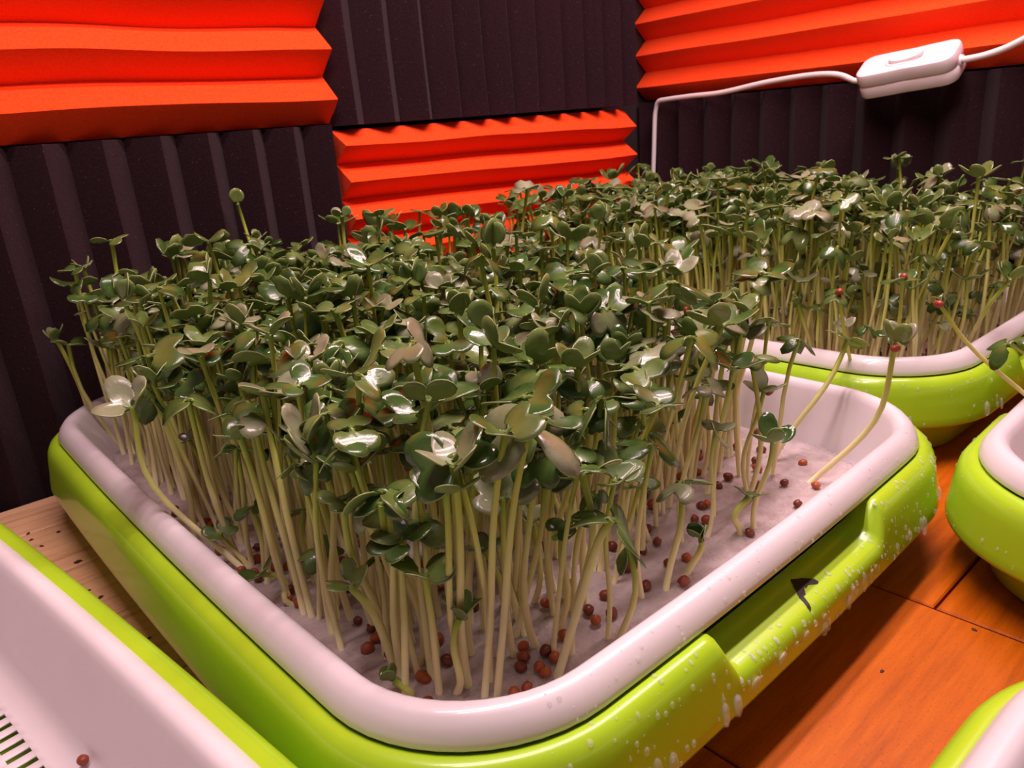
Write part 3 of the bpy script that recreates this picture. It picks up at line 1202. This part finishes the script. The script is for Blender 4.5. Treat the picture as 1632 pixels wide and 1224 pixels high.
def grow(poly, pitch, hf, sd, tz):
    xs = [a for a, _ in poly]
    yy = [b for _, b in poly]
    y = min(yy)
    row = 0
    out = []
    while y < max(yy):
        x = min(xs) + (pitch / 2 if row % 2 else 0)
        while x < max(xs):
            bx, by = x + random.gauss(0, .24), y + random.gauss(0, .24)
            x += pitch
            if not in_poly(bx, by, poly) or random.random() < .06:
                continue
            d, v = edge_out(bx, by, poly)
            h = hf(bx, by)
            z = h + random.gauss(0, sd)
            q = random.random()
            if q < ((.5 if by < -19 else .3) if bx > -21 else .16):
                z = 2.6 + (h - 2.6) * random.uniform(.35, .75)
            elif q > .965:
                z += random.uniform(.4, 1.3)
            if bx < -43.5:
                v = (0.0, v[1])
            lean = .16 if d > 3 else .16 + .22 * (1 - d / 3)
            L = z - 2.6
            ex = random.gauss(0, .085) * L + v[0] * lean * L * random.uniform(.1, .55) * (d < 3)
            ey = random.gauss(0, .085) * L + v[1] * lean * L * random.uniform(.1, .55) * (d < 3)
            tx, ty = bx + ex, min(by + ey, -1.0)
            short = L < 4.4
            kind = random.choices(('flat', 'cup', 'droop', 'fold', 'curl'), (3, 2.2, 2, 1.4, 3))[0]
            size = random.uniform(.72, 1.12) * (.72 if short else 1) * (1.05 if z > h else .95)
            make_plant((bx, by, 2.6), (tx, ty, z), None, size, random.uniform(0, 2 * PI), {'fold': .75, 'cup': .35, 'flat': .15, 'curl': .15, 'droop': .05}[kind] + random.gauss(0, .32), kind)
        y += pitch * .866
        row += 1


grow(POLY1, .74, canopy1, .95, 0)
grow(POLY2, .78, canopy2, .7, 0)
# stragglers on the bare strip of the front tray
for (x, y, z) in [(-38.6, -29.9, 7.4), (-37.9, -30.2, 5.6), (-35.3, -28.9, 7.8), (-34.6, -29.4, 6.4), (-31.3, -28.9, 7.9), (-30.6, -28.4, 8.6), (-30.0, -27.7, 8.2), (-29.2, -28.6, 7.8),
                  (-28.4, -26.7, 8.4), (-27.6, -25.4, 8.8), (-27.0, -24.4, 8.2), (-33.2, -28.7, 8.0), (-41.8, -30.1, 7.8), (-42.2, -29.8, 8.1), (-40.7, -30.4, 7.2), (-45.9, -28.3, 6.8)]:
    make_plant((x, y, 2.6), (x + random.gauss(.2, .5), y + random.gauss(-.2, .4), z), None, random.uniform(.75, 1), random.uniform(0, 6.28), random.uniform(0, .4), random.choice(('flat', 'cup', 'curl', 'droop')))

# nearest ones become individuals, the rest one mass per tray
idx = list(range(len(plants)))
fixed = idx[:N_FIXED]
rest = idx[N_FIXED:]


def nearness(i):
    p = plants[i]
    c = (p.b.xy + p.t.xy) / 2
    return (c - CAMXY).length - p.t.z * .25


rest.sort(key=nearness)
solo = fixed + rest[:300 - len(fixed)]
mass = rest[300 - len(fixed):]


def zone(p):
    x, y = p.b.x, p.b.y
    if x > -21 and y < -33:
        return 'in the tray at the right edge'
    if x > -21:
        return 'in the corner tray'
    if y < -26.5 and x < -42.5:
        return 'at the near corner'
    if x < -44.3:
        return 'along the left rim'
    if y < -26.5:
        return 'along the near rim'
    return 'in mid front tray'


LOOK = {'flat': 'flat leaves', 'cup': 'cupped leaves', 'droop': 'drooping leaves', 'fold': 'folded leaves', 'curl': 'wavy leaves'}


def leaves_of(P, d):
    rr = random.Random(P.seed)
    out = []
    tone = rr.choices((0, 4, 5), (.52, .26, .22))[0]
    for sgn in (0, 1):
        az = P.az + PI * sgn + rr.gauss(0, .22)
        el = P.el + rr.gauss(0, .15)
        out.append((leaf_rot(az, el, rr.gauss(0, .3), d), P.size * 1.0 * rr.uniform(.88, 1.1), rr.randrange(3), tone))
    return out


SOLO_LABEL = {}
TONE = {0: 'dark green', 4: 'olive green', 5: 'pale waxy-sheened'}
byl = {}
for i in solo:
    P = plants[i]
    if P.lab:
        SOLO_LABEL[i] = P.lab
        continue
    rr = random.Random(P.seed)
    tn = TONE[rr.choices((0, 4, 5), (.52, .26, .22))[0]]
    dx = (P.t - P.b).xy.dot(Vector((math.cos(RIGHT_AZ), math.sin(RIGHT_AZ)))) / max(.5, P.t.z - P.b.z)
    lean = 'leaning left' if dx < -.09 else ('leaning right' if dx > .09 else 'upright')
    hgt = 'short' if P.t.z < 6.2 else ('tall' if P.t.z > 9.2 else 'middling')
    sz = 'small ' if P.size < .74 else ('large ' if P.size > 1.0 else '')
    L = f'{hgt} seedling {lean} with {sz}{tn} {LOOK[P.kind]} {zone(P)}'
    byl.setdefault(L, []).append(i)
ORD = ('nearest', 'second nearest', 'third nearest', 'fourth nearest', 'fifth nearest', 'sixth nearest', 'seventh nearest', 'eighth nearest', 'ninth nearest', 'tenth nearest')
for L, ids in byl.items():
    ids.sort(key=nearness)
    for k, i in enumerate(ids):
        SOLO_LABEL[i] = L if len(ids) == 1 else (ORD[min(k, 9)] + ' ' + L)
for i in solo:
    P = plants[i]
    loc = P.b
    e = empty('seedling', loc)
    hgt = 'short' if P.t.z < 6.2 else ('tall' if P.t.z > 9.2 else 'mid-height')
    tag(e, SOLO_LABEL[i], 'seedling', 'radish-like microgreen seedlings')
    V, F, age, d = stem_geo(P.b - loc - Vector((0, 0, .12)), P.t - loc, (Vector(P.mid) - loc) if P.mid is not None else None, P.wob, P.r)
    me = mesh('stem', V, F, [M_STEM])
    set_age(me, age)
    add('stem', me, e)
    for (R, s, v, tone) in leaves_of(P, d):
        c = add('cotyledon', LEAF[P.kind][v * 3 + (0, 4, 5).index(tone)], e)
        mm = (R * s).to_4x4()
        mm.translation = (P.t - loc) * S
        c.matrix_local = mm


def bake(ids, name, label, cat):
    Vs, Fs, Ms, As = [], [], [], []
    n0 = 0
    for i in ids:
        P = plants[i]
        V, F, age, d = stem_geo(P.b - Vector((0, 0, .12)), P.t, P.mid, P.wob, P.r, 5, 5)
        Vs.append(np.array([tuple(v) for v in V]))
        Fs += [tuple(n0 + k for k in f) for f in F]
        Ms += [3] * len(F)
        As.append(np.array(age))
        n0 += len(V)
        for (R, s, v, tone) in leaves_of(P, d):
            LV, LF, LM, LA = LEAF_LOW[P.kind][v]
            A = np.array(R) * s
            Vs.append(LV @ A.T + np.array(P.t))
            Fs += [tuple(n0 + k for k in f) for f in LF]
            Ms += np.where(LM == 0, tone, LM).tolist()
            As.append(LA)
            n0 += len(LV)
    me = mesh(name, np.concatenate(Vs), Fs, LEAF_MATS, True, Ms)
    set_age(me, np.concatenate(As))
    o = add(name, me)
    return tag(o, label, cat, None, 'stuff')


bake([i for i in mass if plants[i].b.x < -22], 'seedling_stand', 'dense stand of green seedlings filling the back of the front tray', 'seedlings')
bake([i for i in mass if plants[i].b.x >= -22], 'seedling_stand', 'dense stand of green seedlings filling the corner tray', 'seedlings')

# ------------------------------------------------------------------ seeds and hulls


def seed_mesh(seed, split):
    rr = random.Random(seed)
    V, F = [], []
    nu, nv = 12, 7
    V.append((0, 0, -.11))
    for j in range(1, nv):
        ph = -PI / 2 + PI * j / nv
        for i in range(nu):
            th = 2 * PI * i / nu
            r = .128 * (1 + .07 * math.sin(2 * th + seed) + .04 * math.sin(3 * ph + seed))
            x, y, z = r * math.cos(ph) * math.cos(th) * 1.1, r * math.cos(ph) * math.sin(th), r * math.sin(ph) * .9
            if split:
                g = math.exp(-(y / .035) ** 2) * max(0, math.cos(ph)) * (1 if x > -.02 else .2)
                x *= 1 - .35 * g
                z *= 1 - .35 * g
            V.append((x, y, z))
    V.append((0, 0, .115))
    for i in range(nu):
        F.append((0, 1 + (i + 1) % nu, 1 + i))
        F.append((len(V) - 1, 1 + (nv - 2) * nu + i, 1 + (nv - 2) * nu + (i + 1) % nu))
    for j in range(nv - 2):
        for i in range(nu):
            F.append((1 + j * nu + i, 1 + j * nu + (i + 1) % nu, 1 + (j + 1) * nu + (i + 1) % nu, 1 + (j + 1) * nu + i))
    return mesh('seed', V, F, [M_SEED])


SEEDM = [seed_mesh(k, k % 2) for k in range(5)]
seed_rec = {}
SEEDV = []
for sm in SEEDM:
    for mt in (M_SEEDD, M_SEED, M_SEEDL):
        c = sm.copy()
        c.materials[0] = mt
        SEEDV.append(c)
SEEDS = [(-36.85, -29.51), (-37.36, -30.47), (-36.18, -29.73), (-31.4, -27.69), (-30.55, -28.73), (-27.83, -29.11), (-30.92, -30.58), (-39.93, -29.89), (-40.44, -29.75), (-40.26, -29.31), (-39.37, -29.16), (-43.55, -30.26), (-42.32, -29.67), (-42.88, -29.42), (-42.86, -29.99), (-43.19, -29.63), (-45.61, -28.85), (-45.13, -28.04), (-44.6, -27.73), (-45.53, -25.95), (-45.13, -25.79), (-45.04, -24.63), (-43.87, -25.49), (-42.93, -23.06), (-45.77, -14.96), (-46.25, -19.25), (-40.86, -28.18), (-38.22, -29.75), (-32.88, -28.21), (-41.52, -29.59), (-37.8, -28.68), (-36.03, -28.46), (-42.33, -30.03), (-46.32, -13.17), (-46.79, -15.85), (-45.39, -16.12), (-45.27, -18.28), (-45.37, -19.98), (-45.92, -22.01), (-45.26, -26.63), (-43.94, -27.12)]
extra = []
while len(extra) < 110:
    x, y = random.uniform(-46.4, -26), random.uniform(-30.6, -6)
    if in_poly(x, y, [(-46.4, -6), (-46.4, -28), (-44.5, -30.3), (-28, -30.5), (-25.5, -28), (-25.5, -24), (-34, -22), (-42, -18), (-43.5, -6)]):
        extra.append((x, y))
for i, (x, y) in enumerate(SEEDS + extra):
    o = add('seed', SEEDM[i % 5], None, (x, y, PZ + .12 + random.uniform(-.02, .05)), (random.uniform(-.6, .6), random.uniform(-.6, .6), random.uniform(0, 6.28)))
    s = random.uniform(1.1, 1.5)
    o.scale = (s, s, s)
    k3 = i % 3
    o.data = SEEDV[(i % 5) * 3 + k3]
    look = ('dark brown', 'reddish brown', 'light red-brown')[k3] + (' large' if s > 1.37 else (' small' if s < 1.2 else ''))
    if x > -33:
        zn = 'on the bare right end of the pad'
    elif y < -28.6 and x > -38.5:
        zn = 'on the bare pad behind the grip notch'
    elif y < -28.6 and x > -42.5:
        zn = 'by the near rim right of the corner'
    elif y < -25:
        zn = 'at the feet of the near corner stems' if x < -41 else 'among the front right stems'
    elif x < -43.5:
        zn = 'along the inside of the left rim'
    else:
        zn = 'deep among the stems of the front tray'
    seed_rec.setdefault(f'{look} round seed {zn}', []).append((y * .8 + abs(x + 46) * .1, o))
    tag(o, None, 'seed', 'seeds left on the wet pad of the front tray')
for L, ids in seed_rec.items():
    ids.sort(key=lambda q: q[0])
    for k, (_, o) in enumerate(ids):
        o['label'] = L if len(ids) == 1 else ORD[min(k, 9)] + ' ' + L
# the stained pad of the corner tray is strewn with seeds past counting
V, F = [], []
sv = [tuple(v.co / S) for v in SEEDM[0].vertices]
sf = [tuple(p.vertices) for p in SEEDM[0].polygons]
for _ in range(700):
    x, y = random.uniform(-19.6, 1), random.uniform(-29.8, -12)
    if in_poly(x, y, POLY2):
        b0 = len(V)
        V += [(a + x, b + y, c + PZ + .1) for a, b, c in sv]
        F += [tuple(b0 + k for k in f) for f in sf]
tag(add('seed_litter', mesh('seed_litter', V, F, [M_SEEDD])), 'brown seeds littering the pad of the corner tray', 'seeds', None, 'stuff')
o = add('seed', SEEDM[0], None, (-52.27, -23.45, 1.96), (0, .3, 1))
o.scale = (1.15, 1.15, 1.15)
tag(o, 'brown seed stuck on the inner wall of the empty tray', 'seed')
HULLS = [((-42.0, -23.6, 6.2), 'red seed hull on a leaf in the near middle of the stand'), ((-30.6, -29.2, 6.5), 'red seed hull above the bare right end of the front tray'),
         ((-22.9, -27.8, 8.3), 'red-brown seed hull between the two trays'), ((-20.3, -29.3, 8.6), 'red seed hull at the near corner of the corner tray'),
         ((-15.4, -22.2, 10.6), 'red seed hull on a leaf in mid corner tray'), ((-10.4, -15.9, 11.0), 'small red seed hull at the back of the corner tray'),
         ((-32.2, -26.9, 9.4), 'dark red seed hull beside the wide pale leaf pair'), ((-28.58, -32.46, 8.05), 'brown seed hull on the seedling leaning over the right rim'),
         ((-23.75, -31.95, 8.45), 'red seed hull at the tip of the bare leaning seedling')]
for i, (p, lab) in enumerate(HULLS):
    o = add('seed_hull', SEEDM[1 + i % 4].copy(), None, p, (random.uniform(0, 3), random.uniform(0, 3), random.uniform(0, 3)))
    o.data.materials[0] = M_HULL
    s = random.uniform(1.1, 1.4)
    o.scale = (s * 1.15, s, s)
    tag(o, lab, 'seed hull', 'seed hulls caught in the leaves')
